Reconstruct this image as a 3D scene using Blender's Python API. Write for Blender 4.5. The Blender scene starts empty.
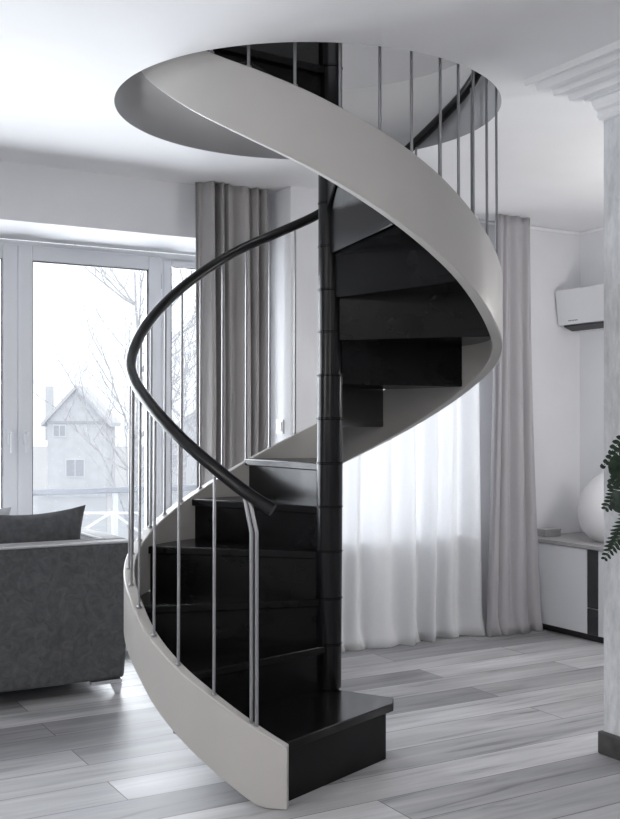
import bpy, bmesh, math, random
from mathutils import Vector, Matrix
random.seed(7)
S = bpy.context.scene
COL = S.collection
PI = math.pi
ROOM = math.radians(30)            # the room is turned 30 degrees to the camera
CR, SR = math.cos(ROOM), math.sin(ROOM)
def W(u, v, z=0.0):                # room coordinates -> world
    return Vector((u*CR - v*SR, u*SR + v*CR, z))

# ------------------------------------------------------------------ materials
def mat(name):
    m = bpy.data.materials.new(name); m.use_nodes = True
    nt = m.node_tree
    return m, nt, nt.nodes, nt.links, nt.nodes['Principled BSDF']
def plain(name, col, rough=.5, metal=0.0, spec=.5, noise=0.0, nscale=20, bump=0.0, bscale=60, coat=0.0):
    m, nt, N, L, b = mat(name)
    b.inputs['Base Color'].default_value = (*col, 1)
    b.inputs['Roughness'].default_value = rough
    b.inputs['Metallic'].default_value = metal
    b.inputs['Specular IOR Level'].default_value = spec
    b.inputs['Coat Weight'].default_value = coat
    tc = N.new('ShaderNodeTexCoord')
    if noise:
        n = N.new('ShaderNodeTexNoise'); n.inputs['Scale'].default_value = nscale; n.inputs['Detail'].default_value = 5
        L.new(tc.outputs['Object'], n.inputs['Vector'])
        r = N.new('ShaderNodeValToRGB')
        r.color_ramp.elements[0].position = .3; r.color_ramp.elements[1].position = .7
        r.color_ramp.elements[0].color = (*[c*(1-noise) for c in col], 1)
        r.color_ramp.elements[1].color = (*[min(1, c*(1+noise)) for c in col], 1)
        L.new(n.outputs['Fac'], r.inputs['Fac']); L.new(r.outputs['Color'], b.inputs['Base Color'])
    if bump:
        n = N.new('ShaderNodeTexNoise'); n.inputs['Scale'].default_value = bscale; n.inputs['Detail'].default_value = 4
        L.new(tc.outputs['Object'], n.inputs['Vector'])
        bp = N.new('ShaderNodeBump'); bp.inputs['Strength'].default_value = bump; bp.inputs['Distance'].default_value = .01
        L.new(n.outputs['Fac'], bp.inputs['Height']); L.new(bp.outputs['Normal'], b.inputs['Normal'])
    return m

def floor_material():
    m, nt, N, L, b = mat('grey_oak_planks')
    tc = N.new('ShaderNodeTexCoord')
    def brick(c1, c2, mortar):
        br = N.new('ShaderNodeTexBrick'); br.offset = .37; br.offset_frequency = 2
        br.inputs['Scale'].default_value = 1; br.inputs['Brick Width'].default_value = 2.1
        br.inputs['Row Height'].default_value = .225; br.inputs['Mortar Size'].default_value = mortar
        br.inputs['Mortar Smooth'].default_value = .1; br.inputs['Bias'].default_value = 0
        br.inputs['Color1'].default_value = c1; br.inputs['Color2'].default_value = c2
        br.inputs['Mortar'].default_value = (0, 0, 0, 1)
        L.new(tc.outputs['Object'], br.inputs['Vector'])
        return br
    br = brick((0, 0, 0, 1), (1, 1, 1, 1), 0.0)
    gap = brick((1, 1, 1, 1), (1, 1, 1, 1), 0.0022)
    # offset the grain per plank
    mul = N.new('ShaderNodeVectorMath'); mul.operation = 'SCALE'; mul.inputs['Scale'].default_value = 37.0
    L.new(br.outputs['Color'], mul.inputs[0])
    add = N.new('ShaderNodeVectorMath'); add.operation = 'ADD'
    L.new(tc.outputs['Object'], add.inputs[0]); L.new(mul.outputs[0], add.inputs[1])
    mp = N.new('ShaderNodeMapping'); mp.inputs['Scale'].default_value = (.75, 9, 1)
    L.new(add.outputs[0], mp.inputs['Vector'])
    n1 = N.new('ShaderNodeTexNoise'); n1.inputs['Scale'].default_value = 1.6; n1.inputs['Detail'].default_value = 9
    n1.inputs['Roughness'].default_value = .62; n1.inputs['Distortion'].default_value = .6
    L.new(mp.outputs[0], n1.inputs['Vector'])
    mp2 = N.new('ShaderNodeMapping'); mp2.inputs['Scale'].default_value = (.9, 2.2, 1)
    L.new(add.outputs[0], mp2.inputs['Vector'])
    n2 = N.new('ShaderNodeTexNoise'); n2.inputs['Scale'].default_value = 1.1; n2.inputs['Detail'].default_value = 2
    L.new(mp2.outputs[0], n2.inputs['Vector'])
    r1 = N.new('ShaderNodeValToRGB')
    e = r1.color_ramp.elements
    e[0].position = .27; e[0].color = (.14, .14, .146, 1); e[1].position = .70; e[1].color = (.43, .43, .438, 1)
    k = e.new(.42); k.color = (.315, .315, .323, 1)
    L.new(n1.outputs['Fac'], r1.inputs['Fac'])
    r2 = N.new('ShaderNodeValToRGB')
    r2.color_ramp.elements[0].color = (.72, .72, .73, 1); r2.color_ramp.elements[1].color = (1.5, 1.5, 1.49, 1)
    L.new(br.outputs['Color'], r2.inputs['Fac'])
    mx = N.new('ShaderNodeMix'); mx.data_type = 'RGBA'; mx.blend_type = 'MULTIPLY'; mx.inputs[0].default_value = 1
    L.new(r1.outputs['Color'], mx.inputs[6]); L.new(r2.outputs['Color'], mx.inputs[7])
    r3 = N.new('ShaderNodeValToRGB')
    r3.color_ramp.elements[0].position = .3; r3.color_ramp.elements[0].color = (.8, .8, .8, 1)
    r3.color_ramp.elements[1].position = .7; r3.color_ramp.elements[1].color = (1.15, 1.15, 1.15, 1)
    L.new(n2.outputs['Fac'], r3.inputs['Fac'])
    mx2 = N.new('ShaderNodeMix'); mx2.data_type = 'RGBA'; mx2.blend_type = 'MULTIPLY'; mx2.inputs[0].default_value = 1
    L.new(mx.outputs[2], mx2.inputs[6]); L.new(r3.outputs['Color'], mx2.inputs[7])
    mx3 = N.new('ShaderNodeMix'); mx3.data_type = 'RGBA'; mx3.blend_type = 'MIX'
    mx3.inputs[7].default_value = (.09, .09, .095, 1)
    L.new(gap.outputs['Fac'], mx3.inputs[0]); L.new(mx2.outputs[2], mx3.inputs[6])
    L.new(mx3.outputs[2], b.inputs['Base Color'])
    b.inputs['Roughness'].default_value = .47
    bp = N.new('ShaderNodeBump'); bp.inputs['Strength'].default_value = .12; bp.inputs['Distance'].default_value = .004
    L.new(n1.outputs['Fac'], bp.inputs['Height']); L.new(bp.outputs['Normal'], b.inputs['Normal'])
    return m

def velvet_material():
    m, nt, N, L, b = mat('grey_velvet')
    tc = N.new('ShaderNodeTexCoord')
    n = N.new('ShaderNodeTexNoise'); n.inputs['Scale'].default_value = 17; n.inputs['Detail'].default_value = 6
    n.inputs['Roughness'].default_value = .65; n.inputs['Distortion'].default_value = 1.6
    L.new(tc.outputs['Object'], n.inputs['Vector'])
    r = N.new('ShaderNodeValToRGB')
    r.color_ramp.elements[0].position = .33; r.color_ramp.elements[0].color = (.052, .054, .058, 1)
    r.color_ramp.elements[1].position = .68; r.color_ramp.elements[1].color = (.10, .103, .108, 1)
    L.new(n.outputs['Fac'], r.inputs['Fac']); L.new(r.outputs['Color'], b.inputs['Base Color'])
    b.inputs['Roughness'].default_value = .85
    b.inputs['Sheen Weight'].default_value = .35; b.inputs['Sheen Roughness'].default_value = .4
    bp = N.new('ShaderNodeBump'); bp.inputs['Strength'].default_value = .3; bp.inputs['Distance'].default_value = .006
    L.new(n.outputs['Fac'], bp.inputs['Height']); L.new(bp.outputs['Normal'], b.inputs['Normal'])
    return m

def fabric_material(name, col, translucent, transparent):
    m = bpy.data.materials.new(name); m.use_nodes = True
    nt = m.node_tree; N = nt.nodes; L = nt.links
    N.clear()
    out = N.new('ShaderNodeOutputMaterial')
    d = N.new('ShaderNodeBsdfDiffuse'); t = N.new('ShaderNodeBsdfTranslucent'); tr = N.new('ShaderNodeBsdfTransparent')
    tc = N.new('ShaderNodeTexCoord')
    mp = N.new('ShaderNodeMapping'); mp.inputs['Scale'].default_value = (220, 220, 220)
    L.new(tc.outputs['Object'], mp.inputs[0])
    n = N.new('ShaderNodeTexNoise'); n.inputs['Scale'].default_value = 1; L.new(mp.outputs[0], n.inputs['Vector'])
    r = N.new('ShaderNodeValToRGB')
    r.color_ramp.elements[0].color = (*[c*.92 for c in col], 1); r.color_ramp.elements[1].color = (*[min(1, c*1.06) for c in col], 1)
    L.new(n.outputs['Fac'], r.inputs[0])
    L.new(r.outputs[0], d.inputs['Color']); L.new(r.outputs[0], t.inputs['Color'])
    m1 = N.new('ShaderNodeMixShader'); m1.inputs[0].default_value = translucent
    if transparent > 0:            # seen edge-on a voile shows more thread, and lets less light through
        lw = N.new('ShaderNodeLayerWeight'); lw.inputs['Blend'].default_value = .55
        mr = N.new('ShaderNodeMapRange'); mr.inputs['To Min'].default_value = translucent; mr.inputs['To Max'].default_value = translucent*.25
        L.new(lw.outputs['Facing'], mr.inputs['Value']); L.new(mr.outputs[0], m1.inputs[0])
    L.new(d.outputs[0], m1.inputs[1]); L.new(t.outputs[0], m1.inputs[2])
    m2 = N.new('ShaderNodeMixShader'); m2.inputs[0].default_value = transparent
    L.new(m1.outputs[0], m2.inputs[1]); L.new(tr.outputs[0], m2.inputs[2])
    L.new(m2.outputs[0], out.inputs['Surface'])
    return m

def glass_material():
    m = bpy.data.materials.new('window_glass'); m.use_nodes = True
    nt = m.node_tree; N = nt.nodes; L = nt.links
    N.clear()
    out = N.new('ShaderNodeOutputMaterial')
    tr = N.new('ShaderNodeBsdfTransparent'); g = N.new('ShaderNodeBsdfGlossy')
    tr.inputs['Color'].default_value = (.95, .96, .97, 1); g.inputs['Roughness'].default_value = .02
    fr = N.new('ShaderNodeFresnel'); fr.inputs['IOR'].default_value = 1.25
    mx = N.new('ShaderNodeMixShader')
    L.new(fr.outputs[0], mx.inputs[0]); L.new(tr.outputs[0], mx.inputs[1]); L.new(g.outputs[0], mx.inputs[2])
    L.new(mx.outputs[0], out.inputs['Surface'])
    return m

def plaster_material():
    m, nt, N, L, b = mat('whitewashed_plaster')
    tc = N.new('ShaderNodeTexCoord')
    mp = N.new('ShaderNodeMapping'); mp.inputs['Scale'].default_value = (9, 9, 3)
    L.new(tc.outputs['Object'], mp.inputs[0])
    n = N.new('ShaderNodeTexNoise'); n.inputs['Scale'].default_value = 2.2; n.inputs['Detail'].default_value = 8; n.inputs['Roughness'].default_value = .7
    L.new(mp.outputs[0], n.inputs['Vector'])
    r = N.new('ShaderNodeValToRGB')
    r.color_ramp.elements[0].position = .35; r.color_ramp.elements[0].color = (.52, .53, .55, 1)
    r.color_ramp.elements[1].position = .62; r.color_ramp.elements[1].color = (.72, .73, .75, 1)
    L.new(n.outputs['Fac'], r.inputs[0]); L.new(r.outputs[0], b.inputs['Base Color'])
    b.inputs['Roughness'].default_value = .8
    bp = N.new('ShaderNodeBump'); bp.inputs['Strength'].default_value = .5; bp.inputs['Distance'].default_value = .01
    L.new(n.outputs['Fac'], bp.inputs['Height']); L.new(bp.outputs['Normal'], b.inputs['Normal'])
    return m

M = dict(
    floor=floor_material(),
    ceiling=plain('ceiling_paint', (.84, .84, .85), .75, noise=.015, nscale=3),
    wall=plain('wall_paint', (.76, .765, .785), .7, noise=.02, nscale=4, bump=.05, bscale=120),
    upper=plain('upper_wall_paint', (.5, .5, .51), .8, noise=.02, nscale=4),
    plaster=plaster_material(),
    frame=plain('white_window_frame', (.74, .755, .785), .35, noise=.01, nscale=8),
    glass=glass_material(),
    gasket=plain('dark_grey_rubber_gasket', (.10, .10, .11), .6, noise=.05, nscale=30),
    steel_paint=plain('satin_grey_stringer_paint', (.455, .44, .42), .32, noise=.02, nscale=6),
    black=plain('black_lacquered_wood', (.0045, .0045, .005), .2, spec=.15, noise=.3, nscale=8, bump=.02, bscale=200),
    pole=plain('black_steel', (.005, .005, .006), .22, spec=.25, noise=.1, nscale=15),
    rail=plain('black_rail_lacquer', (.006, .006, .007), .28, spec=.28, noise=.2, nscale=15),
    rod=plain('brushed_steel_rod', (.34, .34, .35), .38, metal=1.0, noise=.05, nscale=50),
    chrome=plain('polished_chrome', (.75, .75, .77), .15, metal=1.0, noise=.03, nscale=30),
    velvet=velvet_material(),
    pipe=plain('pale_piping', (.42, .42, .44), .7, noise=.05, nscale=60),
    cushion=plain('charcoal_cushion_cloth', (.085, .087, .093), .9, noise=.25, nscale=30, bump=.3, bscale=250),
    pale_cushion=plain('light_grey_cushion_cloth', (.5, .51, .53), .9, noise=.1, nscale=40, bump=.2, bscale=250),
    drape=fabric_material('grey_drape_cloth', (.46, .445, .44), .12, 0.0),
    lilac=fabric_material('pale_lilac_grey_drape_cloth', (.54, .525, .545), .22, 0.0),
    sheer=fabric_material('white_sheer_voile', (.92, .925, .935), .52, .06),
    cabinet=plain('white_cabinet_lacquer', (.74, .75, .77), .35, noise=.015, nscale=5),
    worktop=plain('grey_laminate_top', (.38, .37, .37), .45, noise=.06, nscale=25),
    darkglass=plain('dark_grey_glass_panel', (.035, .04, .043), .12, noise=.1, nscale=6),
    darker=plain('black_plinth', (.02, .02, .022), .4, noise=.1, nscale=20),
    vase=plain('matte_white_ceramic', (.8, .8, .81), .5, noise=.02, nscale=6),
    ac=plain('white_air_conditioner_plastic', (.76, .765, .78), .3, noise=.01, nscale=6),
    logo=plain('grey_lettering', (.12, .12, .13), .5, noise=.1, nscale=20),
    baseboard=plain('dark_grey_oak_baseboard', (.05, .048, .048), .5, noise=.3, nscale=25, bump=.1, bscale=90),
    leaf=plain('dark_green_leaf', (.012, .026, .014), .5, spec=.3, noise=.35, nscale=40),
    stem=plain('green_stem', (.04, .07, .035), .5, noise=.2, nscale=40),
    pot=plain('white_planter_glaze', (.7, .7, .7), .4, noise=.02, nscale=8),
    soil=plain('dark_soil', (.03, .025, .02), .95, noise=.4, nscale=60, bump=.5, bscale=80),
    snow=plain('snow', (.55, .56, .58), .9, noise=.04, nscale=.3),
    house=plain('hazed_house_render', (.72, .73, .75), .9, noise=.06, nscale=1.2),  # house walls and panes paled in colour to carry the outdoor haze
    house_base=plain('grey_house_render', (.55, .56, .58), .9, noise=.06, nscale=1.2),
    roof=plain('snow_covered_roof', (.70, .71, .73), .9, noise=.06, nscale=.8),
    housepane=plain('house_window_pane', (.5, .52, .56), .3, noise=.05, nscale=2),
    bark=plain('hazed_bark', (.62, .62, .64), .9, noise=.2, nscale=6),  # haze over the trees put into a pale bark colour
    concrete=plain('balcony_concrete', (.62, .63, .65), .85, noise=.08, nscale=8),
    metal_white=plain('white_painted_metal', (.8, .81, .83), .4, noise=.01, nscale=8),
    rail_grey=plain('grey_railing_paint', (.42, .43, .46), .45, noise=.02, nscale=8),
    balglass=glass_material(),
)

# ------------------------------------------------------------------ mesh helpers
def link(name, bm, material, parent=None, smooth=False, loc=None, rot=None, angle=35):
    bmesh.ops.recalc_face_normals(bm, faces=bm.faces[:])
    me = bpy.data.meshes.new(name); bm.to_mesh(me); bm.free()
    o = bpy.data.objects.new(name, me); COL.objects.link(o)
    me.materials.append(material)
    if smooth:
        for p in me.polygons: p.use_smooth = True
        try: me.set_sharp_from_angle(angle=math.radians(angle))
        except Exception: pass
    if parent is not None: o.parent = parent
    if loc is not None: o.location = loc
    if rot is not None: o.rotation_euler = rot
    return o
def tag(o, label=None, cat=None, group=None, kind=None):
    if label: o['label'] = label
    if cat: o['category'] = cat
    if group: o['group'] = group
    if kind: o['kind'] = kind
    return o
def thing(name, label, cat, loc=(0, 0, 0), rz=0, group=None, kind=None):
    o = bpy.data.objects.new(name, None); COL.objects.link(o)
    o.location = loc; o.rotation_euler = (0, 0, rz); o.empty_display_size = .1
    return tag(o, label, cat, group, kind)
def add_box(bm, x0, x1, y0, y1, z0, z1, bev=0, seg=2):
    r = bmesh.ops.create_cube(bm, size=1)
    vs = r['verts']
    for v in vs:
        v.co = Vector(((x0+x1)/2 + v.co.x*(x1-x0), (y0+y1)/2 + v.co.y*(y1-y0), (z0+z1)/2 + v.co.z*(z1-z0)))
    if bev:
        es = list({e for v in vs for e in v.link_edges})
        bmesh.ops.bevel(bm, geom=es, offset=bev, segments=seg, affect='EDGES', profile=.5)
    return bm
def box(*a, **k): return add_box(bmesh.new(), *a, **k)
def add_prism(bm, pts, z0, z1):
    a = [bm.verts.new((p[0], p[1], z0)) for p in pts]
    b = [bm.verts.new((p[0], p[1], z1)) for p in pts]
    n = len(pts)
    bm.faces.new(a); bm.faces.new(b)
    for i in range(n): bm.faces.new((a[i], a[(i+1) % n], b[(i+1) % n], b[i]))
    return bm
def add_tube(bm, pts, r, n=10, cap=True):
    pts = [Vector(p) for p in pts]
    rings = []
    rr = r if isinstance(r, (list, tuple)) else [r]*len(pts)
    up = None
    for i, p in enumerate(pts):
        d = (pts[min(i+1, len(pts)-1)] - pts[max(i-1, 0)]).normalized()
        if up is None:
            up = Vector((0, 0, 1)) if abs(d.z) < .9 else Vector((1, 0, 0))
        a = d.cross(up)
        if a.length < 1e-5: a = d.cross(Vector((0, 1, 0)))
        a.normalize(); b = a.cross(d).normalized(); up = b
        rings.append([bm.verts.new(p + (a*math.cos(2*PI*k/n) + b*math.sin(2*PI*k/n))*rr[i]) for k in range(n)])
    for A, B in zip(rings, rings[1:]):
        for k in range(n): bm.faces.new((A[k], A[(k+1) % n], B[(k+1) % n], B[k]))
    if cap:
        bm.faces.new(rings[0]); bm.faces.new(rings[-1])
    return bm
def add_lathe(bm, prof, n=40, c=(0, 0)):
    rings = []
    for r, z in prof:
        if r < 1e-6: rings.append([bm.verts.new((c[0], c[1], z))])
        else: rings.append([bm.verts.new((c[0]+r*math.cos(2*PI*k/n), c[1]+r*math.sin(2*PI*k/n), z)) for k in range(n)])
    for A, B in zip(rings, rings[1:]):
        for k in range(n):
            q = [A[k % len(A)], A[(k+1) % len(A)], B[(k+1) % len(B)], B[k % len(B)]]
            q2 = []
            for x in q:
                if x not in q2: q2.append(x)
            if len(q2) > 2: bm.faces.new(q2)
    if len(rings[0]) > 1: bm.faces.new(rings[0])
    if len(rings[-1]) > 1: bm.faces.new(rings[-1])
    return bm
def interp(tab, x):                # monotone-ish Catmull-Rom through a table
    if x <= tab[0][0]:
        (a, b), (c, d) = tab[0], tab[1]; return b + (x-a)*(d-b)/(c-a)
    if x >= tab[-1][0]:
        (a, b), (c, d) = tab[-2], tab[-1]; return d + (x-c)*(d-b)/(c-a)
    for i in range(len(tab)-1):
        if tab[i][0] <= x <= tab[i+1][0]: break
    x1, y1 = tab[i]; x2, y2 = tab[i+1]
    s = (y2-y1)/(x2-x1)
    m1 = s if i == 0 else (y2-tab[i-1][1])/(x2-tab[i-1][0])
    m2 = s if i == len(tab)-2 else (tab[i+2][1]-y1)/(tab[i+2][0]-x1)
    h = x2-x1; t = (x-x1)/h
    return (2*t**3-3*t*t+1)*y1 + (t**3-2*t*t+t)*h*m1 + (-2*t**3+3*t*t)*y2 + (t**3-t*t)*h*m2

H = 2.70; UP = 3.05                # ceiling height, upper floor level
R3 = (0, 0, ROOM)

# ------------------------------------------------------------------ room shell
HC = (-.009, 4.52); HR = .82       # stair opening
hu, hv = HC[0]*CR + HC[1]*SR, -HC[0]*SR + HC[1]*CR
def structure(o): o['kind'] = 'structure'; return o
UL, UR, VB, VF = -2.2, 5.32, -4.5, 5.43
structure(link('floor', box(UL-.15, UR+.15, VB-.15, 5.98, -.12, 0), M['floor'], rot=R3))
def slab_with_hole(u0, u1, v0, v1, z0, z1, n=128):
    bm = bmesh.new()
    corners = [math.atan2(v-hv, u-hu) for u in (u0, u1) for v in (v0, v1)]
    ang = sorted(set([2*PI*k/n - PI for k in range(n)] + corners))
    def outer(a):
        c, s = math.cos(a), math.sin(a); t = 1e9
        if c > 1e-9: t = min(t, (u1-hu)/c)
        if c < -1e-9: t = min(t, (u0-hu)/c)
        if s > 1e-9: t = min(t, (v1-hv)/s)
        if s < -1e-9: t = min(t, (v0-hv)/s)
        return hu+c*t, hv+s*t
    L = []
    for a in ang:
        i = (hu+HR*math.cos(a), hv+HR*math.sin(a)); o = outer(a)
        L.append([bm.verts.new((*i, z0)), bm.verts.new((*o, z0)), bm.verts.new((*o, z1)), bm.verts.new((*i, z1))])
    for k in range(len(L)):
        A, B = L[k], L[(k+1) % len(L)]
        for j in range(4):
            bm.faces.new((A[j], A[(j+1) % 4], B[(j+1) % 4], B[j]))
    return bm
ceil = structure(link('ceiling', slab_with_hole(UL-.15, UR+.15, VB-.15, 5.98, H, UP), M['ceiling'], rot=R3))
ceil.data.materials.append(plain('stairwell_shade_grey', (.40, .40, .41), .7, noise=.02, nscale=5))  # grey carries the shade inside the opening, put into the colour
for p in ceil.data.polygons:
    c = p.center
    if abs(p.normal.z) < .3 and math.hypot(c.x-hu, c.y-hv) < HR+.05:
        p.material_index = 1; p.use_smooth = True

# window wall: two openings (balcony doors on the left, a window behind the sheer curtain)
bm = bmesh.new()
LW0, LW1, LWZ = -.7, 2.84, 2.40
RW0, RW1, RWZ0, RWZ1 = 3.14, 4.34, .62, 2.42
add_box(bm, UL-.15, LW0, VF, 5.98, 0, H)
add_box(bm, LW0, LW1, VF, 5.98, LWZ, H)
add_box(bm, LW1, RW0, VF, 5.98, 0, H)
add_box(bm, RW0, RW1, VF, 5.98, 0, RWZ0)
add_box(bm, RW0, RW1, VF, 5.98, RWZ1, H)
add_box(bm, RW1, UR+.15, VF, 5.98, 0, H)
structure(link('wall_back', bm, M['wall'], rot=R3))
structure(link('wall_pier', box(2.87, 3.10, 5.19, VF, 0, H), M['wall'], rot=R3))
structure(link('wall_right', box(UR, UR+.15, VB, VF, 0, H), M['wall'], rot=R3))
# walls behind the camera and on the left
structure(link('wall_front', box(UL-.15, UR+.15, VB-.15, VB, 0, H), M['wall'], rot=R3))
structure(link('wall_left', box(UL-.15, UL, VB, VF, 0, H), M['wall'], rot=R3))
# whitewashed wall end at the right, its baseboard and the crown moulding
structure(link('wall_stub', box(3.21, 3.55, VB, 3.14, 0, H), M['plaster'], rot=R3))
bm = bmesh.new()
add_box(bm, 3.182, 3.21, VB, 3.15, 0, .093, bev=.008)
structure(link('baseboard_stub', bm, M['baseboard'], rot=R3))
bm = bmesh.new()
prof = [(3.21, 2.60), (3.185, 2.60), (3.172, 2.612), (3.178, 2.634), (3.160, 2.640), (3.145, 2.655), (3.137, 2.672),
        (3.10, 2.664), (3.09, 2.684), (3.06, 2.686), (3.055, 2.655), (3.02, 2.655), (3.005, 2.688), (2.975, 2.686), (2.97, 2.662), (2.935, 2.662), (2.92, 2.690),
        (2.89, 2.690), (2.885, 2.668), (2.85, 2.668), (2.835, 2.692), (2.805, 2.692), (2.80, 2.676), (2.785, 2.676), (2.78, 2.70), (3.21, 2.70)]
a = [bm.verts.new((u, VB, z)) for u, z in prof]; b = [bm.verts.new((u, 3.14, z)) for u, z in prof]
bm.faces.new(a); bm.faces.new(b)
for i in range(len(prof)):
    j = (i+1) % len(prof); bm.faces.new((a[i], a[j], b[j], b[i]))
structure(link('trim_1', bm, M['ceiling'], rot=R3))['label'] = 'stepped white crown moulding'
# cornice along the far wall, right of the curtains
structure(link('trim_2', box(4.35, UR, VF-.02, VF, H-.022, H, bev=.008), M['ceiling'], rot=R3))
structure(link('trim_3', box(UR-.02, UR, 3.3, VF-.02, H-.022, H, bev=.008), M['ceiling'], rot=R3))

# upper storey seen through the opening
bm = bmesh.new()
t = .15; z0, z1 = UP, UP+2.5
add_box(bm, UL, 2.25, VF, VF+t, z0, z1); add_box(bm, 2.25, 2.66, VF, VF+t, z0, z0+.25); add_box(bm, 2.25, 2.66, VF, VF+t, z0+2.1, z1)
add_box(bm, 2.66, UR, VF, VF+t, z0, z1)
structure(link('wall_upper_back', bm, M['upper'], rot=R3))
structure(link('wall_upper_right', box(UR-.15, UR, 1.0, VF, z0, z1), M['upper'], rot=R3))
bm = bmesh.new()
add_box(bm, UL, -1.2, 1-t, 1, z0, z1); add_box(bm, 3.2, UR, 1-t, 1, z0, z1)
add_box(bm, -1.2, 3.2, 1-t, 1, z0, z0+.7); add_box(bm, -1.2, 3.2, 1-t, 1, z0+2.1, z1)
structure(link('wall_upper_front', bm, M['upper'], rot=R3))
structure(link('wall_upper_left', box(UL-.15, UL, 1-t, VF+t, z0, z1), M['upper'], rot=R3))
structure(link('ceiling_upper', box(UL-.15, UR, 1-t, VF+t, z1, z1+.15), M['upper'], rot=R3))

# ------------------------------------------------------------------ windows
def frame_rect(bm, u0, u1, z0, z1, w, v0, v1, wb=None):
    wb = w if wb is None else wb
    add_box(bm, u0, u0+w, v0, v1, z0, z1, bev=.004, seg=1); add_box(bm, u1-w, u1, v0, v1, z0, z1, bev=.004, seg=1)
    add_box(bm, u0+w, u1-w, v0, v1, z1-w, z1, bev=.004, seg=1); add_box(bm, u0+w, u1-w, v0, v1, z0, z0+wb, bev=.004, seg=1)
def empty_structure(name, label):
    o = bpy.data.objects.new(name, None); COL.objects.link(o); o.rotation_euler = R3
    o['kind'] = 'structure'; o['label'] = label; return o
w1 = empty_structure('window_1', 'white framed balcony doors with large panes')
bm = bmesh.new()
frame_rect(bm, LW0, LW1, 0, LWZ, .05, 5.985, 6.06)
for x in (.60, 2.395): add_box(bm, x-.03, x+.03, 5.985, 6.06, .05, LWZ-.05)
link('frame', bm, M['frame'], w1)
for (a, b) in ((.635, 1.5355), (1.5365, 2.405)):
    bm = bmesh.new(); frame_rect(bm, a, b, .05, LWZ-.03, .083, 5.965, 6.035, .13)
    s = link('sash', bm, M['frame'], w1)
    link('pane', box(a+.08, b-.08, 5.995, 6.003, .17, LWZ-.10), M['glass'], s)
    gb = bmesh.new(); frame_rect(gb, a+.0832, b-.0832, .1802, LWZ-.1132, .006, 5.972, 5.994); link('gasket', gb, M['gasket'], s)
    hx = b-.042 if a < 1 else a+.042
    hb = bmesh.new()
    add_box(hb, hx-.013, hx+.013, 5.952, 5.966, 1.24, 1.33, bev=.004)
    add_tube(hb, [(hx, 5.955, 1.305), (hx, 5.922, 1.305)], .008, 8)
    add_box(hb, hx-.009, hx+.009, 5.912, 5.926, 1.19, 1.315, bev=.004)
    link('handle', hb, M['frame'], s)
for (a, b) in ((-.65, .57), (2.425, 2.79)):
    bm = bmesh.new(); frame_rect(bm, a, b, .05, LWZ-.03, .05, 5.985, 6.04, .1)
    s = link('fixed_sash', bm, M['frame'], w1)
    gb = bmesh.new(); frame_rect(gb, a+.0502, b-.0502, .1502, LWZ-.0802, .006, 5.988, 5.996); link('gasket', gb, M['gasket'], s)
    link('pane', box(a+.045, b-.045, 5.997, 6.005, .14, LWZ-.075), M['glass'], s)
for z in (2.22, 1.98):
    link('hinge', box(2.402, 2.412, 5.958, 5.975, z-.045, z+.045, bev=.003), M['frame'], w1)
w2 = empty_structure('window_2', 'window behind the white sheer curtain')
bm = bmesh.new(); frame_rect(bm, RW0, RW1, RWZ0, RWZ1, .07, 5.9, 5.97); add_box(bm, 3.72, 3.78, 5.9, 5.97, RWZ0+.07, RWZ1-.07)
link('frame', bm, M['frame'], w2)
link('pane', box(RW0+.06, 3.725, 5.93, 5.94, RWZ0+.06, RWZ1-.06), M['glass'], w2)
link('pane', box(3.775, RW1-.06, 5.93, 5.94, RWZ0+.06, RWZ1-.06), M['glass'], w2)
link('window_sill', box(RW0, RW1, VF-.04, 5.9, RWZ0-.0, RWZ0+.03, bev=.005), M['frame'], w2)
w5 = empty_structure('window_3', 'narrow upstairs window')
bm = bmesh.new(); frame_rect(bm, 2.25, 2.66, z0+.25, z0+2.1, .05, VF+.03, VF+.1)
link('frame', bm, M['frame'], w5)
link('pane', box(2.29, 2.62, VF+.06, VF+.07, z0+.29, z0+2.06), M['glass'], w5)

# ------------------------------------------------------------------ spiral staircase
C0 = (.013, 4.5); P0 = (.087, 4.5)
ROUT = [(-10, .83), (6, .83), (30, .815), (70, .80), (110, .80), (180, .805), (230, .80), (280, .80), (320, .795), (360, .79), (400, .765), (440, .735), (480, .725)]
TOP = [(6.5, .220), (27, .375), (40, .465), (53, .560), (68, .680), (105, .865), (136, 1.045), (181, 1.355), (230, 1.66), (292, 2.02), (329, 2.305), (360, 2.522), (374, 2.612), (388, 2.70), (430, 3.0), (466, 3.235)]
BOT = [(6.5, -.02), (12, -.005), (24, .089), (48, .286), (58, .376), (75, .475), (105, .61), (136, .79), (190, 1.15), (246, 1.517), (292, 1.735), (318, 1.930), (358, 2.24), (390, 2.466), (417, 2.68), (440, 2.85), (466, 3.02)]
def R(th): return interp(ROUT, th)
def pol(th, r, z=0.0):             # helix angle: 0 = towards the camera, growing to the left and round
    a = math.radians(th)
    return Vector((C0[0] - r*math.sin(a), C0[1] - r*math.cos(a), z))
ST = .045
stair = thing('spiral_staircase', 'black spiral staircase with curved pale stringer rising through round ceiling opening', 'staircase', (P0[0], P0[1], 0))
def L(p): return Vector((p[0]-P0[0], p[1]-P0[1], p[2] if len(p) > 2 else 0))
TH0, TH1 = 6.5, 466
bm = bmesh.new(); prev = None; first = None
n = 184
for i in range(n+1):
    th = TH0 + (TH1-TH0)*i/n
    ro, ri = R(th), R(th)-ST
    zt, zb = interp(TOP, th), max(interp(BOT, th), .001)
    c = .004
    ring = [pol(th, ro, zb+c), pol(th, ro, zt-c), pol(th, ro-c, zt), pol(th, ri+c, zt), pol(th, ri, zt-c), pol(th, ri, zb+c), pol(th, ri+c, zb), pol(th, ro-c, zb)]
    ring = [bm.verts.new(L(p)) for p in ring]
    if prev:
        for k in range(8): bm.faces.new((prev[k], prev[(k+1) % 8], ring[(k+1) % 8], ring[k]))
    else: first = ring
    prev = ring
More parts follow.
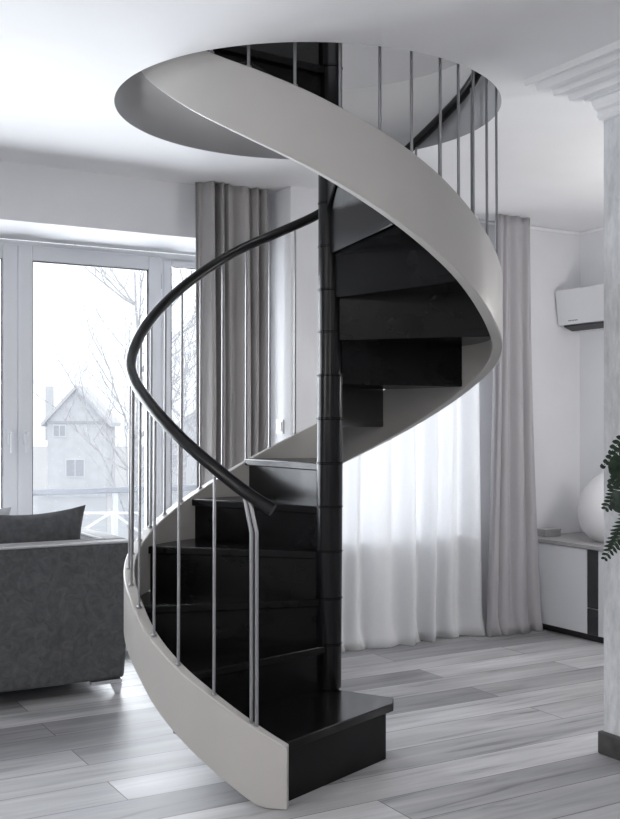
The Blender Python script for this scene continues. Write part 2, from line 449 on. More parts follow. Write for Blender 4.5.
bm.faces.new(first); bm.faces.new(prev)
link('stringer', bm, M['steel_paint'], stair, smooth=True, angle=40)['label'] = 'wide pale grey curved outer stringer'

TH = {1: 6.5, 2: 42, 3: 75, 4: 105, 5: 132, 6: 155.5, 7: 185, 8: 206, 9: 244, 10: 287, 11: 313, 12: 336, 13: 352, 14: 380, 15: 412, 16: 440, 17: 465}
TZ = {1: .223, 2: .415, 3: .61, 4: .81, 5: 1.0, 6: 1.185, 7: 1.375, 8: 1.56, 9: 1.745, 10: 1.925, 11: 2.11, 12: 2.295, 13: 2.466, 14: 2.67, 15: 2.875, 16: 3.05}
TT = .034; RP = .050
P2 = Vector((P0[0], P0[1], 0))
def inner(th): return pol(th, R(th)-ST-.0005)
def riser_line(k):
    o = inner(TH[k]); d = (o-P2).normalized(); nrm = Vector((d.y, -d.x, 0))   # nrm: choose the downstair side
    test = inner(TH[k]-5) - o
    if nrm.dot(test) < 0: nrm = -nrm
    return o, d, nrm
def bev(o):
    m = o.modifiers.new('edge', 'BEVEL'); m.width = .005; m.segments = 3; m.limit_method = 'ANGLE'; m.angle_limit = math.radians(40)
    for p in o.data.polygons: p.use_smooth = True
    o.data.set_sharp_from_angle(angle=math.radians(50))
    return o
# first, wide step round the foot of the pole
front = inner(7.5)
corner = Vector((.338, 4.255, 0)); back = Vector((.346, 4.345, 0))
pts = [front, corner, back, Vector((.132, 4.465, 0)), Vector((.08, 4.56, 0))]
o, d, nr = riser_line(2)
pts += [P2 + d*.05 - nr*.03, inner(TH[2]+2)]
pts += [inner(th) for th in range(int(TH[2])-2, 8, -4)]
bm = add_prism(bmesh.new(), [L(p) for p in pts], TZ[1]-TT, TZ[1])
bev(link('tread', bm, M['black'], stair))
q = (corner-front).normalized(); nq = Vector((-q.y, q.x, 0))
f2 = front + nq*.016 + q*.004; c2 = corner + nq*.016 - q*.03; b2 = back + Vector((-.032, -.004, 0))
bm = add_prism(bmesh.new(), [L(p) for p in (f2, c2, b2, Vector((.13, 4.46, 0)), Vector((.05, 4.47, 0)), inner(13))], .001, TZ[1]-TT-.0005)
link('riser', bm, M['black'], stair)
for k in range(2, 17):
    o, d, nr = riser_line(k)
    o2, d2, nr2 = riser_line(k+1)
    nose = .022
    a0 = P2 + d*(RP*.8) + nr*nose
    o_n = o + nr*nose
    # nosing end pulled back onto the stringer's inner face
    for _ in range(3):
        v = o_n - Vector((C0[0], C0[1], 0)); rr = R(TH[k])-ST-.0005
        o_n = o_n - d*(v.length-rr)
    pts = [a0, o_n]
    th = TH[k]
    m = 7; end = TH[k+1] + (1.5 if k < 16 else 0)
    pts += [inner(th + (end-th)*j/m) for j in range(0 if nose == 0 else 1, m+1)]
    pts += [P2 + d2*(RP*.8) - nr2*.012]
    zz = TZ[k]
    bm = add_prism(bmesh.new(), [L(p) for p in pts], zz-TT, zz)
    bev(link('tread', bm, M['black'], stair))
    a1 = P2 + d*(RP*.8); th_ = .018
    pr = [a1, o - d*.001, o - nr*th_ - d*.004, a1 - nr*th_]
    bm = add_prism(bmesh.new(), [L(p) for p in pr], TZ[k-1]-(TT if k > 2 else -.0005), zz-TT+.008)
    link('riser', bm, M['black'], stair)
bm = add_lathe(bmesh.new(), [(RP-.002, TZ[1]-.01), (RP-.002, 1.6), (RP-.002, 4.1)], 40)
def lean(bm):
    for v in bm.verts: v.co.x += min(0, (v.co.z-1.6)*.006)
    return bm
pole = link('central_pole', lean(bm), M['pole'], stair, smooth=True)
for k in range(2, 17):
    r = RP+.0055 if k <= 8 else RP+.0012
    z1_ = TZ[k]; z0_ = TZ[k-1] if k > 1 else 0
    bm = add_lathe(bmesh.new(), [(r-.003, z0_+.004), (r, z0_+.007), (r, z1_-.003), (r-.003, z1_-.0005)], 40)
    link('sleeve', lean(bm), M['pole'], pole, smooth=True)
    bm = add_lathe(bmesh.new(), [(r, z1_-.0005), (r+.003, z1_+.0005), (r+.003, z1_+.004), (r, z1_+.005)], 40)
    link('collar', lean(bm), M['pole'], pole, smooth=True)
# handrail
RAIL = [(9.5, 1.042), (17.7, 1.11), (26, 1.187), (36, 1.276), (46.6, 1.369), (58, 1.46), (71, 1.545), (85, 1.63), (97, 1.725), (114.6, 1.885), (135.4, 2.076), (152, 2.214), (168, 2.318), (183, 2.415), (217.5, 2.697), (232, 2.807), (251, 2.92), (270, 3.06), (300, 3.25), (340, 3.5), (400, 3.82), (450, 4.06), (466, 4.13)]
def rr_(th): return R(th)-.028
pts = [L(pol(t_, rr_(t_), interp(RAIL, t_))) for t_ in [10.4 + (466-10.4)*i/150 for i in range(151)]]
add = bmesh.new(); add_tube(add, pts, .0235, 16)
link('handrail', add, M['rail'], stair, smooth=True, angle=60)['label'] = 'round black handrail'
# balusters
angs = [27, 39.5, 51, 61.5, 71.5, 81.5, 91, 100, 109, 118, 127, 136, 145.5, 155, 164, 173.5] + [183, 192.4, 201.7, 211, 220.4, 231, 249, 283, 298, 307.5, 315, 322.5, 332.5, 342, 353, 365, 378, 390, 402, 414, 426, 438, 450, 462]
for t_ in angs:
    if t_ > 464: break
    r = R(t_)-ST*.5
    a = L(pol(t_, r, interp(TOP, t_)-.002)); b = L(pol(t_, rr_(t_), interp(RAIL, t_)-.012))
    bm = add_tube(bmesh.new(), [a, b], .0056, 8)
    bl = link('baluster', bm, M['rod'], stair, smooth=True)
    bm = add_lathe(bmesh.new(), [(.0105, 0), (.0105, .006), (.0064, .009)], 12)
    for v in bm.verts: v.co += a + Vector((0, 0, .001))
    link('foot_ring', bm, M['rod'], bl)
nw = None
for dt in (14.6, 16.0):
    r = R(dt)-ST*.5
    p = [L(pol(dt, r, interp(TOP, dt)-.002)), L(pol(dt, r, .955)), L(pol(dt, r, .968)), L(pol(dt+2.2, rr_(dt+2.2), interp(RAIL, dt+2.2)-.012))]
    bm = add_tube(bmesh.new(), p, .0072, 10)
    o = link('newel_rod', bm, M['rod'], stair, smooth=True)

# ------------------------------------------------------------------ sofa
def rbox(x0, x1, y0, y1, z0, z1, bev=.03, seg=3): return box(x0, x1, y0, y1, z0, z1, bev=bev, seg=seg)
SU0, SU1, SV0, SV1 = -.45, 1.85, 5.03, 5.84
so = thing('sofa', 'grey velvet sofa with its back to the room, under the balcony windows', 'sofa', W((SU0+SU1)/2, (SV0+SV1)/2), ROOM)
hx, hy = (SU1-SU0)/2, (SV1-SV0)/2
def flare(bm, s=1):
    for v in bm.verts:
        if v.co.x > hx-.2: v.co.x += .055*max(0, (v.co.z-.35)/.4)**2.2 - .02*max(0, (.35-v.co.z)/.3)
        if v.co.x < -hx+.2: v.co.x -= .055*max(0, (v.co.z-.35)/.4)**2.2
    return bm
def grid_panel(x0, x1, y0, y1, z0, z1, bev):
    bm = rbox(x0, x1, y0, y1, z0, z1, bev, 3)
    for z in (z0+.12, z0+.24, z0+.36, z0+.48, z0+.58, z0+.64):
        if z < z1-bev:
            bmesh.ops.bisect_plane(bm, geom=bm.verts[:]+bm.edges[:]+bm.faces[:], plane_co=(0, 0, z), plane_no=(0, 0, 1))
    return bm
AT = .15
link('backrest', flare(grid_panel(-hx, hx, -hy, -hy+AT, .08, .765, .022)), M['velvet'], so, smooth=True)
for s in (-1, 1):
    a, b = (hx-AT, hx) if s > 0 else (-hx, -hx+AT)
    link('armrest', flare(grid_panel(a, b, -hy+AT+.001, hy, .08, .765, .022)), M['velvet'], so, smooth=True)
link('base', rbox(-hx+AT+.001, hx-AT-.001, -hy+AT+.001, hy-.02, .09, .28, .02), M['velvet'], so, smooth=True)
for i in range(2):
    w = hx-AT
    link('seat_cushion', rbox(-w+.005+i*w, -w-.005+(i+1)*w, -hy+AT+.005, hy-.01, .281, .45, .045, 4), M['velvet'], so, smooth=True)
fx = .055*((.762-.35)/.4)**2.2
rim = [(-hx-fx+.004, -hy+.004, .764), (hx+fx-.006, -hy+.004, .764), (hx+fx-.004, hy-.004, .764)]
bm = add_tube(bmesh.new(), rim[:2], .006, 8); link('piping', bm, M['pipe'], so, smooth=True)
bm = add_tube(bmesh.new(), [(hx-AT+.008+fx, -hy+AT-.004, .766), (hx-AT+.008+fx, hy-.006, .766)], .006, 8); link('piping', bm, M['pipe'], so, smooth=True)
bm = add_tube(bmesh.new(), [(-hx+AT, -hy+AT-.008, .766), (hx-AT+.008+fx, -hy+AT-.008, .766)], .006, 8); link('piping', bm, M['pipe'], so, smooth=True)
for sx in (-1, 1):
    for sy in (-1, 1):
        x = sx*(hx-.03); y = sy*(hy-.024); x1 = x - sx*.16
        bm = bmesh.new()
        cs = [(x-sx*.03, y-.012), (x-sx*.008, y-.012), (x-sx*.008, y+.012), (x-sx*.03, y+.012)]
        ct = [(x-sx*.055, y-.02), (x, y-.02), (x, y+.02), (x-sx*.055, y+.02)]
        A = [bm.verts.new((*c, .001)) for c in cs]; B = [bm.verts.new((*c, .058)) for c in ct]
        bm.faces.new(A); bm.faces.new(B)
        for j in range(4): bm.faces.new((A[j], A[(j+1) % 4], B[(j+1) % 4], B[j]))
        link('foot_plate', box(min(x, x1), max(x, x1), y-.02, y+.02, .0585, .0795, bev=.002), M['chrome'], so)
        link('leg', bm, M['chrome'], so)
so['label'] = 'grey velvet sofa with pale piping and chrome feet below the balcony windows'

def pillow(w, h, t, n=18):
    bm = bmesh.new(); grids = []
    for s in (1, -1):
        g = []
        for i in range(n+1):
            row = []
            for j in range(n+1):
                a, b = 2*i/n-1, 2*j/n-1
                pinch = 1 - .10*(1-abs(a)**2)*abs(b)**3
                pinch2 = 1 - .10*(1-abs(b)**2)*abs(a)**3
                x, z = a*w/2*pinch2, b*h/2*pinch
                y = s*t/2*((1-abs(a)**2.4)*(1-abs(b)**2.4))**.55
                row.append(bm.verts.new((x, y, z)))
            g.append(row)
        grids.append(g)
        for i in range(n):
            for j in range(n): bm.faces.new((g[i][j], g[i+1][j], g[i+1][j+1], g[i][j+1]))
    bmesh.ops.remove_doubles(bm, verts=bm.verts[:], dist=1e-5)
    return bm
for (u, v, z, rx, ry, rz, mt, lab) in (
        (1.475, 5.335, .69, 13, -3, 4, 'cushion', 'charcoal scatter cushion leaning in the corner of the sofa'),
        (1.10, 5.48, .715, 13, 4, -3, 'pale_cushion', 'pale grey scatter cushion at the left photo edge, behind the charcoal one')):
    o = link('scatter_cushion', pillow(.50, .48, .15), M[mt], smooth=True, angle=80)
    o.location = W(u, v, z); o.rotation_euler = (math.radians(rx), math.radians(ry), ROOM+math.radians(rz))
    tag(o, lab, 'cushion')

# ------------------------------------------------------------------ curtains
def curtain(u0, u1, v, z0, z1, folds, amp, seed, flare_l=0, flare_r=0, puddle=.06, gather=0.0, nz=46, per=14, sharp=1.0):
    rnd = random.Random(seed)
    n = folds*per
    ph = [rnd.uniform(-.5, .5) for _ in range(folds+2)]
    am = [rnd.uniform(.3, 1.4) for _ in range(folds+2)]
    lean = [rnd.uniform(-.035, .035) for _ in range(folds+2)]
    edges = [0]
    for _ in range(folds): edges.append(edges[-1]+rnd.uniform(.45, 1.7))
    tot = edges[-1]
    bm = bmesh.new(); rows = []
    for j in range(nz+1):
        t = j/nz; z = z1 + (z0-z1)*t
        row = []
        for i in range(n+1):
            k = min(i//per, folds-1); f = (i-k*per)/per
            s = (edges[k] + (edges[k+1]-edges[k])*f)/tot
            u = u0 + (u1-u0)*s
            a = amp*(am[k]*(1-f)+am[k+1]*f)
            w = math.sin(2*PI*f)
            w = math.copysign(abs(w)**sharp, w)
            sway = .012*math.sin(3.1*t+ph[k]*4)*t + (lean[k]*(1-f)+lean[k+1]*f)*t*(4*s*(1-s))
            w += .35*math.sin(4*PI*f+ph[k]*9+1.5*t)*am[k]
            y = v + a*w*(.55+.45*min(1, t*2.2)) + .018*math.sin(9*s+2.2*t+seed)*t
            u += sway - flare_l*(1-s)*t**1.5 + flare_r*s*t**1.5 + .010*math.cos(2*PI*f)*t*am[k]
            if t > .94:
                q = (t-.94)/.06
                y -= puddle*q*q*(.6+.5*math.sin(2*PI*f+1.0)*am[k]) * 1.0
                u += .02*q*q*math.sin(5*s*folds+seed)
            row.append(bm.verts.new((u, y, z)))
        rows.append(row)
    for A, B in zip(rows, rows[1:]):
        for i in range(n): bm.faces.new((A[i], A[i+1], B[i+1], B[i]))
    return bm
def curtain_obj(name, label, bm, m):
    o = link(name, bm, m, rot=R3, smooth=True, angle=180)
    md = o.modifiers.new('thick', 'SOLIDIFY'); md.thickness = .002; md.offset = 0
    return tag(o, label, 'curtain')
curtain_obj('drape', 'dark grey drape hanging beside the balcony doors, left of the central pole', curtain(2.36, 2.80, 5.335, .004, H-.002, 6, .058, 5, puddle=.01), M['drape'])
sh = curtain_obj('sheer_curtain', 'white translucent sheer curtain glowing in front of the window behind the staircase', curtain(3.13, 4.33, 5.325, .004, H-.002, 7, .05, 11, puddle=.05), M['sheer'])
curtain_obj('drape', 'pale lilac-grey drape at the right end of the white sheer curtain', curtain(4.37, 4.665, 5.21, .004, H-.002, 4, .035, 23, flare_l=.04, flare_r=.085, puddle=.03), M['lilac'])
# ------------------------------------------------------------------ light switch on the pier
sw = link('light_switch', box(2.862, 2.8695, 5.27, 5.35, 1.30, 1.38, bev=.002), M['frame'], rot=R3)
tag(sw, 'small white light switch plate on the wall pier beside the dark grey drape', 'switch')
link('rocker', box(2.858, 2.8618, 5.283, 5.337, 1.313, 1.367, bev=.0015), M['frame'], sw)

# ------------------------------------------------------------------ sideboard, tray, vase
CU0, CU1, CV0, CV1 = 4.78, UR-.002, 3.7, 5.40
cb = thing('sideboard', 'low white sideboard with dark glass strip against the right wall', 'sideboard', W((CU0+CU1)/2, (CV0+CV1)/2), ROOM)
cx_, cy_ = (CU0+CU1)/2, (CV0+CV1)/2
def CB(u0, u1, v0, v1, z0, z1, **k): return box(u0-cx_, u1-cx_, v0-cy_, v1-cy_, z0, z1, **k)
link('body', CB(CU0+.02, CU1, CV0, CV1, .04, .575), M['cabinet'], cb)
link('plinth', CB(CU0+.03, CU1, CV0+.02, CV1-.02, .001, .04), M['darker'], cb)
link('top', CB(CU0-.01, CU1, CV0-.01, CV1+.01, .576, .602, bev=.003), M['worktop'], cb)
link('door', CB(CU0, CU0+.0195, 4.82, CV1, .045, .572, bev=.002), M['cabinet'], cb)
link('door', CB(CU0, CU0+.0195, CV0, 4.722, .045, .572, bev=.002), M['cabinet'], cb)
link('glass_strip', CB(CU0+.002, CU0+.0195, 4.725, 4.817, .21, .572, bev=.001), M['darkglass'], cb)
link('glass_strip', CB(CU0+.002, CU0+.0195, 4.725, 4.817, .045, .204, bev=.001), M['darkglass'], cb)
o = thing('storage_box', 'low grey box at the far end of the white sideboard', 'box', W(4.93, 5.33, .603), ROOM)
link('body', box(-.07, .07, -.05, .05, 0, .036, bev=.003), M['worktop'], o)
link('lid', box(-.073, .073, -.053, .053, .0365, .05, bev=.003), M['worktop'], o)
prof = [(0, 0), (.085, 0), (.10, .006), (.15, .04), (.19, .10), (.207, .17), (.205, .23), (.185, .30), (.15, .36), (.10, .41), (.062, .44), (.05, .47), (.055, .50), (.064, .512), (.056, .51), (.042, .47), (.04, .44), (0, .43)]
tab = [(float(i), p[0]) for i, p in enumerate(prof)]; tbz = [(float(i), p[1]) for i, p in enumerate(prof)]
pr = [prof[0]] + [(max(.0005, interp(tab, i/3)), max(0, interp(tbz, i/3))) for i in range(3, (len(prof)-2)*3)] + [prof[-1]]
v = link('vase', add_lathe(bmesh.new(), pr, 56), M['vase'], smooth=True, angle=70)
v.location = W(5.03, 4.86, .603)
tag(v, 'large round white vase standing on the sideboard', 'vase')

# ------------------------------------------------------------------ air conditioner
ac = thing('air_conditioner', 'white wall-mounted air conditioner high on the right wall above the sideboard', 'air conditioner', W(UR, 5.015, 2.0), ROOM)
def extrude_profile(prof, v0, v1):
    bm = bmesh.new()
    a = [bm.verts.new((u, v0, z)) for u, z in prof]; b = [bm.verts.new((u, v1, z)) for u, z in prof]
    bm.faces.new(a); bm.faces.new(b)
    for i in range(len(prof)):
        j = (i+1) % len(prof); bm.faces.new((a[i], a[j], b[j], b[i]))
    return bm
link('casing', extrude_profile([(-.001, .275), (-.225, .275), (-.235, .268), (-.221, .262), (-.198, .036), (-.19, .03), (-.10, 0), (-.001, 0)], -.40, .40), M['ac'], ac)
link('front_panel', extrude_profile([(-.236, .272), (-.246, .265), (-.215, .035), (-.199, .034), (-.222, .262)], -.40, .40), M['ac'], ac)
link('louvre', extrude_profile([(-.206, .032), (-.2, .022), (-.125, -.004), (-.115, .003), (-.19, .031)], -.37, .36), M['darker'], ac)
for i, (dv, wd) in enumerate(((0, .011), (.016, .009), (.03, .011), (.046, .009), (.06, .011), (.076, .010))):
    y = .30 - dv
    fz = .056
    fu = -.246 + (.265-fz)/(.23)*.031
    bm = bmesh.new()
    add_box(bm, fu-.001, fu+.002, y-wd, y, fz, fz+.014)
    link('logo_letter', bm, M['logo'], ac)

# ------------------------------------------------------------------ wall planter with fern fronds at the right edge
pl = thing('potted_fern', 'dark green fern spilling in from the right edge in front of the whitewashed wall', 'plant', W(3.208, 2.62, 1.12), ROOM)
bm = add_lathe(bmesh.new(), [(.05, -.09), (.075, -.08), (.10, .03), (.105, .04), (.095, .04), (.09, .025), (0, .02)], 28)
for v_ in bm.verts: v_.co.x -= .112
link('pot', bm, M['pot'], pl, smooth=True)
bm = add_lathe(bmesh.new(), [(.088, .021), (.05, .034), (0, .038)], 20)
for v_ in bm.verts: v_.co.x -= .112
link('soil', bm, M['soil'], pl, smooth=True)
link('bracket', box(-.03, 0, -.03, .03, -.06, .02, bev=.003), M['darker'], pl)
invR = Matrix.Rotation(-ROOM, 4, 'Z')
base_w = W(3.208, 2.62, 1.12)
def PX(px, py, Y):                 # world point seen at a place in the photo, in the plant's own coordinates
    return invR @ (Vector(((px-310)/1050*Y, Y, 1.35-(py-425)/1050*Y)) - base_w)
def bez(a, b, c, d, t): return a*(1-t)**3 + b*3*t*(1-t)**2 + c*3*t*t*(1-t) + d*t**3
def leaflet(bm, p, d, nrm, ln, wd):
    s = d.cross(nrm).normalized(); n = 6
    A = []
    for i in range(n+1):
        t_ = i/n; w = wd*math.sin(PI*min(1, .08+t_*.92))**.7*.5
        c = p + d*ln*t_ - nrm*(.12*ln*t_*t_)
        A.append((bm.verts.new(c + s*w), bm.verts.new(c + nrm*w*.25), bm.verts.new(c - s*w)))
    for (a, b, c), (a2, b2, c2) in zip(A, A[1:]):
        bm.faces.new((a, b, b2, a2)); bm.faces.new((b, c, c2, b2))
root = Vector((-.11, 0, .03))
def frond(tip, lift, wl, count, sag=.0, seed=0, w=.011, start=.30):
    rnd = random.Random(seed)
    a = root + Vector((rnd.uniform(-.03, .03), rnd.uniform(-.03, .03), 0))
    b = a + Vector((0, 0, lift)); c = a.lerp(tip, .62) + Vector((0, 0, lift*.9)); d = tip
    st = bmesh.new(); P = [bez(a, b, c, d, i/24) for i in range(25)]
    add_tube(st, P, [.0035*(1-.7*i/24) for i in range(25)], 6)
    so_ = link('stem', st, M['stem'], pl, smooth=True)
    bm = bmesh.new()
    view = (invR.to_3x3() @ Vector((-.25, -1, .35))).normalized()
    for i in range(count):
        t_ = start + (1-start)*i/(count-1)
        p = bez(a, b, c, d, t_); q = (bez(a, b, c, d, min(1, t_+.02)) - bez(a, b, c, d, t_-.02)).normalized()
        side = q.cross(view).normalized()
        ln = wl*math.sin(PI*(.16+.80*i/(count-1)))**.6*rnd.uniform(.88, 1.1)
        for s in (1, -1):
            dd = (side*s + q*.45 - Vector((0, 0, .15))).normalized()
            leaflet(bm, p, dd, view, ln, w)
    link('frond', bm, M['leaf'], pl, smooth=True, angle=180)
frond(PX(603, 466, 3.80), .16, .035, 16, seed=1, w=.017)
frond(PX(611, 452, 3.85), .20, .04, 16, seed=2, w=.018)
frond(PX(606, 508, 3.75), .12, .060, 26, seed=3, w=.012)
frond(PX(605, 558, 3.70), .10, .055, 30, seed=4, w=.010)
frond(PX(613, 548, 3.66), .10, .060, 30, seed=5, w=.010)
frond(PX(611, 486, 3.72), .13, .055, 18, seed=6, w=.022)
frond(PX(628, 470, 3.7), .2, .06, 20, seed=7, w=.02)
frond(PX(640, 540, 3.6), .1, .06, 24, seed=8, w=.012)
frond(PX(720, 560, 3.5), .1, .06, 24, seed=9, w=.012)
bm = bmesh.new()
vw = (invR.to_3x3() @ Vector((-.2, -1, .3))).normalized()
for (px, py, dx, dy, ln, wd) in ((622, 478, -.25, -1, .10, .075), (626, 498, -.6, .3, .075, .085), (616, 462, -.7, .7, .04, .03), (614, 476, -.25, -1, .045, .028)):
    p = PX(px, py, 3.72); q = (PX(px+dx*10, py-dy*-10 if False else py+dy*10, 3.74) - p).normalized()
    leaflet(bm, p, q, vw, ln, wd)
link('broad_leaves', bm, M['leaf'], pl, smooth=True, angle=180)

# ------------------------------------------------------------------ outdoors: balcony, snow, houses, trees
structure(link('balcony_floor', box(-1.2, 4.0, 6.08, 7.6, -.15, -.02), M['concrete'], rot=R3))
br = thing('balcony_railing', 'pale balcony railing with glass panels outside the balcony doors', 'railing', W(1.4, 7.5, -.02), ROOM)
link('top_rail', box(-2.5, 2.5, -.03, .03, .865, .905, bev=.006), M['rail_grey'], br)
link('bottom_rail', box(-2.5, 2.5, -.02, .02, .07, .10), M['metal_white'], br)
for x in (-2.46, -1.25, 0, 1.25, 2.46): link('post', box(x-.02, x+.02, -.02, .02, 0, .864), M['metal_white'], br)
for x in (-2.44, -1.23, .02, 1.27): link('glass_panel', box(x, x+1.17, -.004, .004, .10, .864), M['balglass'], br)
dr = thing('drying_rack', 'white folding drying rack on the balcony seen through the glass', 'drying rack', W(2.25, 7.0, -.02), ROOM)
def XP(px, py, v):                 # point on a vertical plane of the balcony
    t_ = (px-310)/1050; Y = v/(CR - t_*SR); X = t_*Y
    q_ = Vector((X, Y, 1.35-(py-425)/1050*Y)); l_ = W(2.25, 7.0, -.02)
    return invR @ (q_-l_)
for v_ in (6.85, 7.15):
    for a, b in (((80, 532), (112, 512)), ((112, 512), (140, 532)), ((112, 512), (113, 560)), ((78, 513), (140, 513))):
        A, B = XP(*a, v_), XP(*b, v_)
        dirn = (B-A).normalized()
        if abs(dirn.z) > .2:
            low = A if A.z < B.z else B; hi = B if low is A else A
            ext = (low.z)/(hi.z-low.z); low2 = low - (hi-low)*ext; A, B = hi, low2
            if (A-B).length > 1.4: B = A + (B-A).normalized()*1.4
            link('leg', add_tube(bmesh.new(), [A, B], .009, 8), M['metal_white'], dr)
        else: link('side_rail', add_tube(bmesh.new(), [A, B], .009, 8), M['metal_white'], dr)
for px in (82, 92, 102, 122, 132):
    link('rung', add_tube(bmesh.new(), [XP(px, 513, 6.85), XP(px, 513, 7.15)], .004, 6), M['metal_white'], dr)

GZ = -6.0
bm = bmesh.new(); bmesh.ops.create_grid(bm, x_segments=8, y_segments=8, size=260)
g = link('ground', bm, M['snow']); g.location = (0, 100, GZ); g['kind'] = 'structure'
def house(name, label, px, Y, w, d, eave, ridge, rz, windows, chimney, wallm):
    X = (px-310)/1050*Y
    h = thing(name, label, 'house', (X, Y, GZ), rz)
    bm = bmesh.new()
    pts = [(-w/2, 0), (w/2, 0), (w/2, eave), (0, ridge), (-w/2, eave)]
    a = [bm.verts.new((x, -d/2, z)) for x, z in pts]; b = [bm.verts.new((x, d/2, z)) for x, z in pts]
    bm.faces.new(a); bm.faces.new(b)
    for i in range(5):
        j = (i+1) % 5; bm.faces.new((a[i], a[j], b[j], b[i]))
    link('walls', bm, wallm, h)
    for s in (1, -1):
        bm = bmesh.new()
        sl = (ridge-eave)/(w/2); oh = w*.09
        p = [(0, ridge+.02), (s*(w/2+oh), eave-sl*oh+.02), (s*(w/2+oh), eave-sl*oh+.4), (0, ridge+.42)]
        a = [bm.verts.new((x, -d/2-.5, z)) for x, z in p]; b = [bm.verts.new((x, d/2+.5, z)) for x, z in p]
        bm.faces.new(a); bm.faces.new(b)
        for i in range(4):
            j = (i+1) % 4; bm.faces.new((a[i], a[j], b[j], b[i]))
        link('roof_slope', bm, M['roof'], h)
    link('string_course', box(-w/2-.05, w/2+.05, -d/2-.12, -d/2, eave-.25, eave), M['house_base'], h)
    for (x, z, ww, wh) in windows:
        f = link('window', box(x-ww/2, x+ww/2, -d/2-.08, -d/2, z-wh/2, z+wh/2), M['metal_white'], h)
        nl = 2
        for k in range(nl):
            x0 = x-ww/2+.12+k*(ww-.12)/nl; x1 = x0+(ww-.12)/nl-.12
            link('pane', box(x0, x1, -d/2-.11, -d/2-.081, z-wh/2+.12, z+wh/2-.12), M['housepane'], f)
    if chimney:
        link('chimney', box(chimney-.35, chimney+.35, -.4, .4, eave-2.0, ridge+.4), wallm, h)
    return h
house('house', 'pale gabled house with two front windows seen through the glass door', 82, 110, 6.0, 5, 7.75, 11.0, 0, ((-1.75, 6.75, 1.4, 1.3), (-.15, 2.95, 2.0, 1.9)), -3.4, M['house'])
house('house', 'pale house beyond the fixed pane, right of the bare tree', 205, 120, 12, 9, 5.2, 9.4, .15, ((-3, 3.4, 1.8, 1.6), (1.5, 3.4, 1.8, 1.6)), 0, M['house'])
def tree(label, px, Y, h, seed, spread=.55):
    rnd = random.Random(seed)
    X = (px-310)/1050*Y
    t_ = thing('bare_tree', label, 'tree', (X, Y, GZ))
    trunk = bmesh.new(); br_ = bmesh.new()
    pts = [Vector((0, 0, 0))]
    n_ = 10
    for i in range(n_): pts.append(pts[-1] + Vector((rnd.uniform(-.12, .12), rnd.uniform(-.12, .12), h/n_)))
    add_tube(trunk, pts, [.20*(1-.085*i) for i in range(n_+1)], 8)
    def branch(p, d, ln, r, lev):
        P = [p]; q = d.copy()
        for i in range(6):
            q = (q + Vector((rnd.uniform(-.22, .22), rnd.uniform(-.22, .22), rnd.uniform(-.08, .2)))).normalized()
            P.append(P[-1] + q*ln/6)
        add_tube(br_, P, [r*(1-.13*i) for i in range(7)], 5)
        if lev < 3:
            for i in range(2, 7):
                for _ in range(1 if lev else 2):
                    dd = (q + Vector((rnd.uniform(-1, 1), rnd.uniform(-1, 1), rnd.uniform(-.2, .8)))).normalized()
                    branch(P[i], dd, ln*rnd.uniform(.4, .6), r*.5, lev+1)
    for i in range(2, n_):
        for _ in range(3):
            a = rnd.uniform(0, 2*PI)
            branch(pts[i], Vector((math.cos(a)*.9, math.sin(a)*.9, spread)).normalized(), h*.34*(1-.55*(i-3)/n_), .05, 1)
    link('trunk', trunk, M['bark'], t_, smooth=True); link('branches', br_, M['bark'], t_, smooth=True)
tree('tall bare winter tree in front of the pale gabled house, seen through the glass door', 132, 42, 13.5, 5)
tree('bare winter tree behind the fixed pane beside the dark grey drape', 186, 58, 11, 9)

# ------------------------------------------------------------------ sky light and added fill lights
w = bpy.data.worlds.new('overcast_sky'); S.world = w; w.use_nodes = True
nt = w.node_tree; N = nt.nodes; Lk = nt.links
bg = N['Background']
tc = N.new('ShaderNodeTexCoord'); sx = N.new('ShaderNodeSeparateXYZ'); Lk.new(tc.outputs['Generated'], sx.inputs[0])
rp = N.new('ShaderNodeValToRGB'); Lk.new(sx.outputs['Z'], rp.inputs[0])
rp.color_ramp.elements[0].position = 0; rp.color_ramp.elements[0].color = (.90, .94, 1.0, 1)
rp.color_ramp.elements[1].position = .8; rp.color_ramp.elements[1].color = (1.0, 1.0, 1.0, 1)
Lk.new(rp.outputs[0], bg.inputs['Color']); bg.inputs['Strength'].default_value = 1.6
def portal(name, u, v, z, su, sz, rz):
    l = bpy.data.lights.new(name, 'AREA'); l.shape = 'RECTANGLE'; l.size = su; l.size_y = sz
    l.cycles.is_portal = True
    o = bpy.data.objects.new(name, l); COL.objects.link(o); o.location = W(u, v, z)
    o.rotation_euler = (math.radians(90), 0, ROOM+rz)
    return o
portal('sky_portal', (LW0+LW1)/2, 6.1, 1.25, LW1-LW0, 2.4, PI)
portal('sky_portal', (RW0+RW1)/2, 5.99, 1.52, RW1-RW0, 1.8, PI)
portal('sky_portal', 1.0, 1-.17, z0+1.4, 4.4, 1.5, 0)

def area_fill(name, loc, su, sz, rz, power, col=(1, 1, 1), tilt=0):
    l = bpy.data.lights.new(name, 'AREA'); l.shape = 'RECTANGLE'; l.size = su; l.size_y = sz; l.energy = power; l.color = col
    o = bpy.data.objects.new(name, l); COL.objects.link(o); o.location = loc
    o.rotation_euler = (math.radians(90+tilt), 0, ROOM+rz)
    return o
COOL = (.93, .96, 1.0)
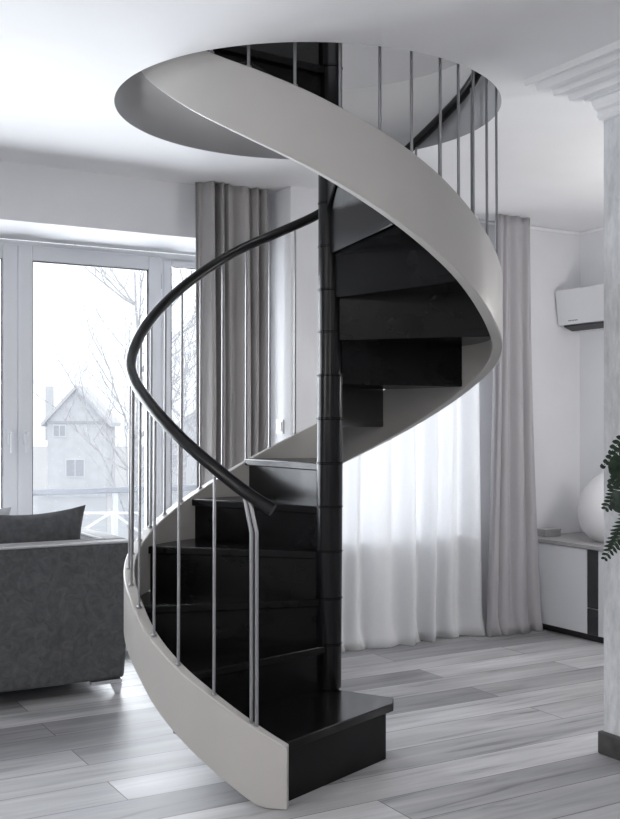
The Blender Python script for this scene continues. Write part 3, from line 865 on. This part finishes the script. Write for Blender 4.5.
# unseen fill lights added at both downstairs windows, brightening the room beyond the sky
area_fill('window_fill', W((LW0+LW1)/2, 6.12, 1.25), LW1-LW0-.1, 2.2, PI, 235, COOL)
area_fill('window_fill', W((RW0+RW1)/2, 5.88, 1.55), RW1-RW0-.1, 1.7, PI, 18, COOL)
# added fill discs under the ceiling, out of view
for u, v, p in ((-.3, -.6, 26), (2.0, -.4, 26), (-1.2, 2.2, 20)):
    l = bpy.data.lights.new('fill_disc', 'AREA'); l.shape = 'DISK'; l.size = .7; l.energy = p; l.color = (1, .965, .92)
    o = bpy.data.objects.new('fill_disc', l); COL.objects.link(o); o.location = W(u, v, H-.06)
for u, v, zz, p in ((4.55, 3.2, 1.75, 44), (-.9, -.9, 1.9, 36), (-1.7, 3.0, 1.7, 30)):   # added fill points, out of view, brightening walls and ceiling
    l = bpy.data.lights.new('fill_point', 'POINT'); l.shadow_soft_size = .22; l.energy = p; l.color = (1, .98, .96)
    o = bpy.data.objects.new('fill_point', l); COL.objects.link(o); o.location = W(u, v, zz)
l = bpy.data.lights.new('upstairs_fill', 'AREA'); l.shape = 'DISK'; l.size = .8; l.energy = 62  # added fill light, out of view, brightens the stairwell
o = bpy.data.objects.new('upstairs_fill', l); COL.objects.link(o); o.location = W(2.2, 2.4, UP+2.4)
# ------------------------------------------------------------------ camera
cam = bpy.data.cameras.new('camera'); co = bpy.data.objects.new('camera', cam); COL.objects.link(co)
co.location = (0, 0, 1.35); co.rotation_euler = (math.radians(90), 0, 0)
cam.sensor_fit = 'HORIZONTAL'; cam.sensor_width = 36; cam.lens = 1050/620*36
cam.shift_y = 15.5/620; cam.clip_start = .05; cam.clip_end = 1000
S.camera = co
S.view_settings.view_transform = 'Standard'; S.view_settings.look = 'None'
S.view_settings.exposure = 0; S.view_settings.gamma = 1; S.view_settings.use_curve_mapping = False
cy = S.cycles
cy.use_denoising = True; cy.max_bounces = 14; cy.diffuse_bounces = 8; cy.transparent_max_bounces = 16; cy.caustics_reflective = False; cy.caustics_refractive = False
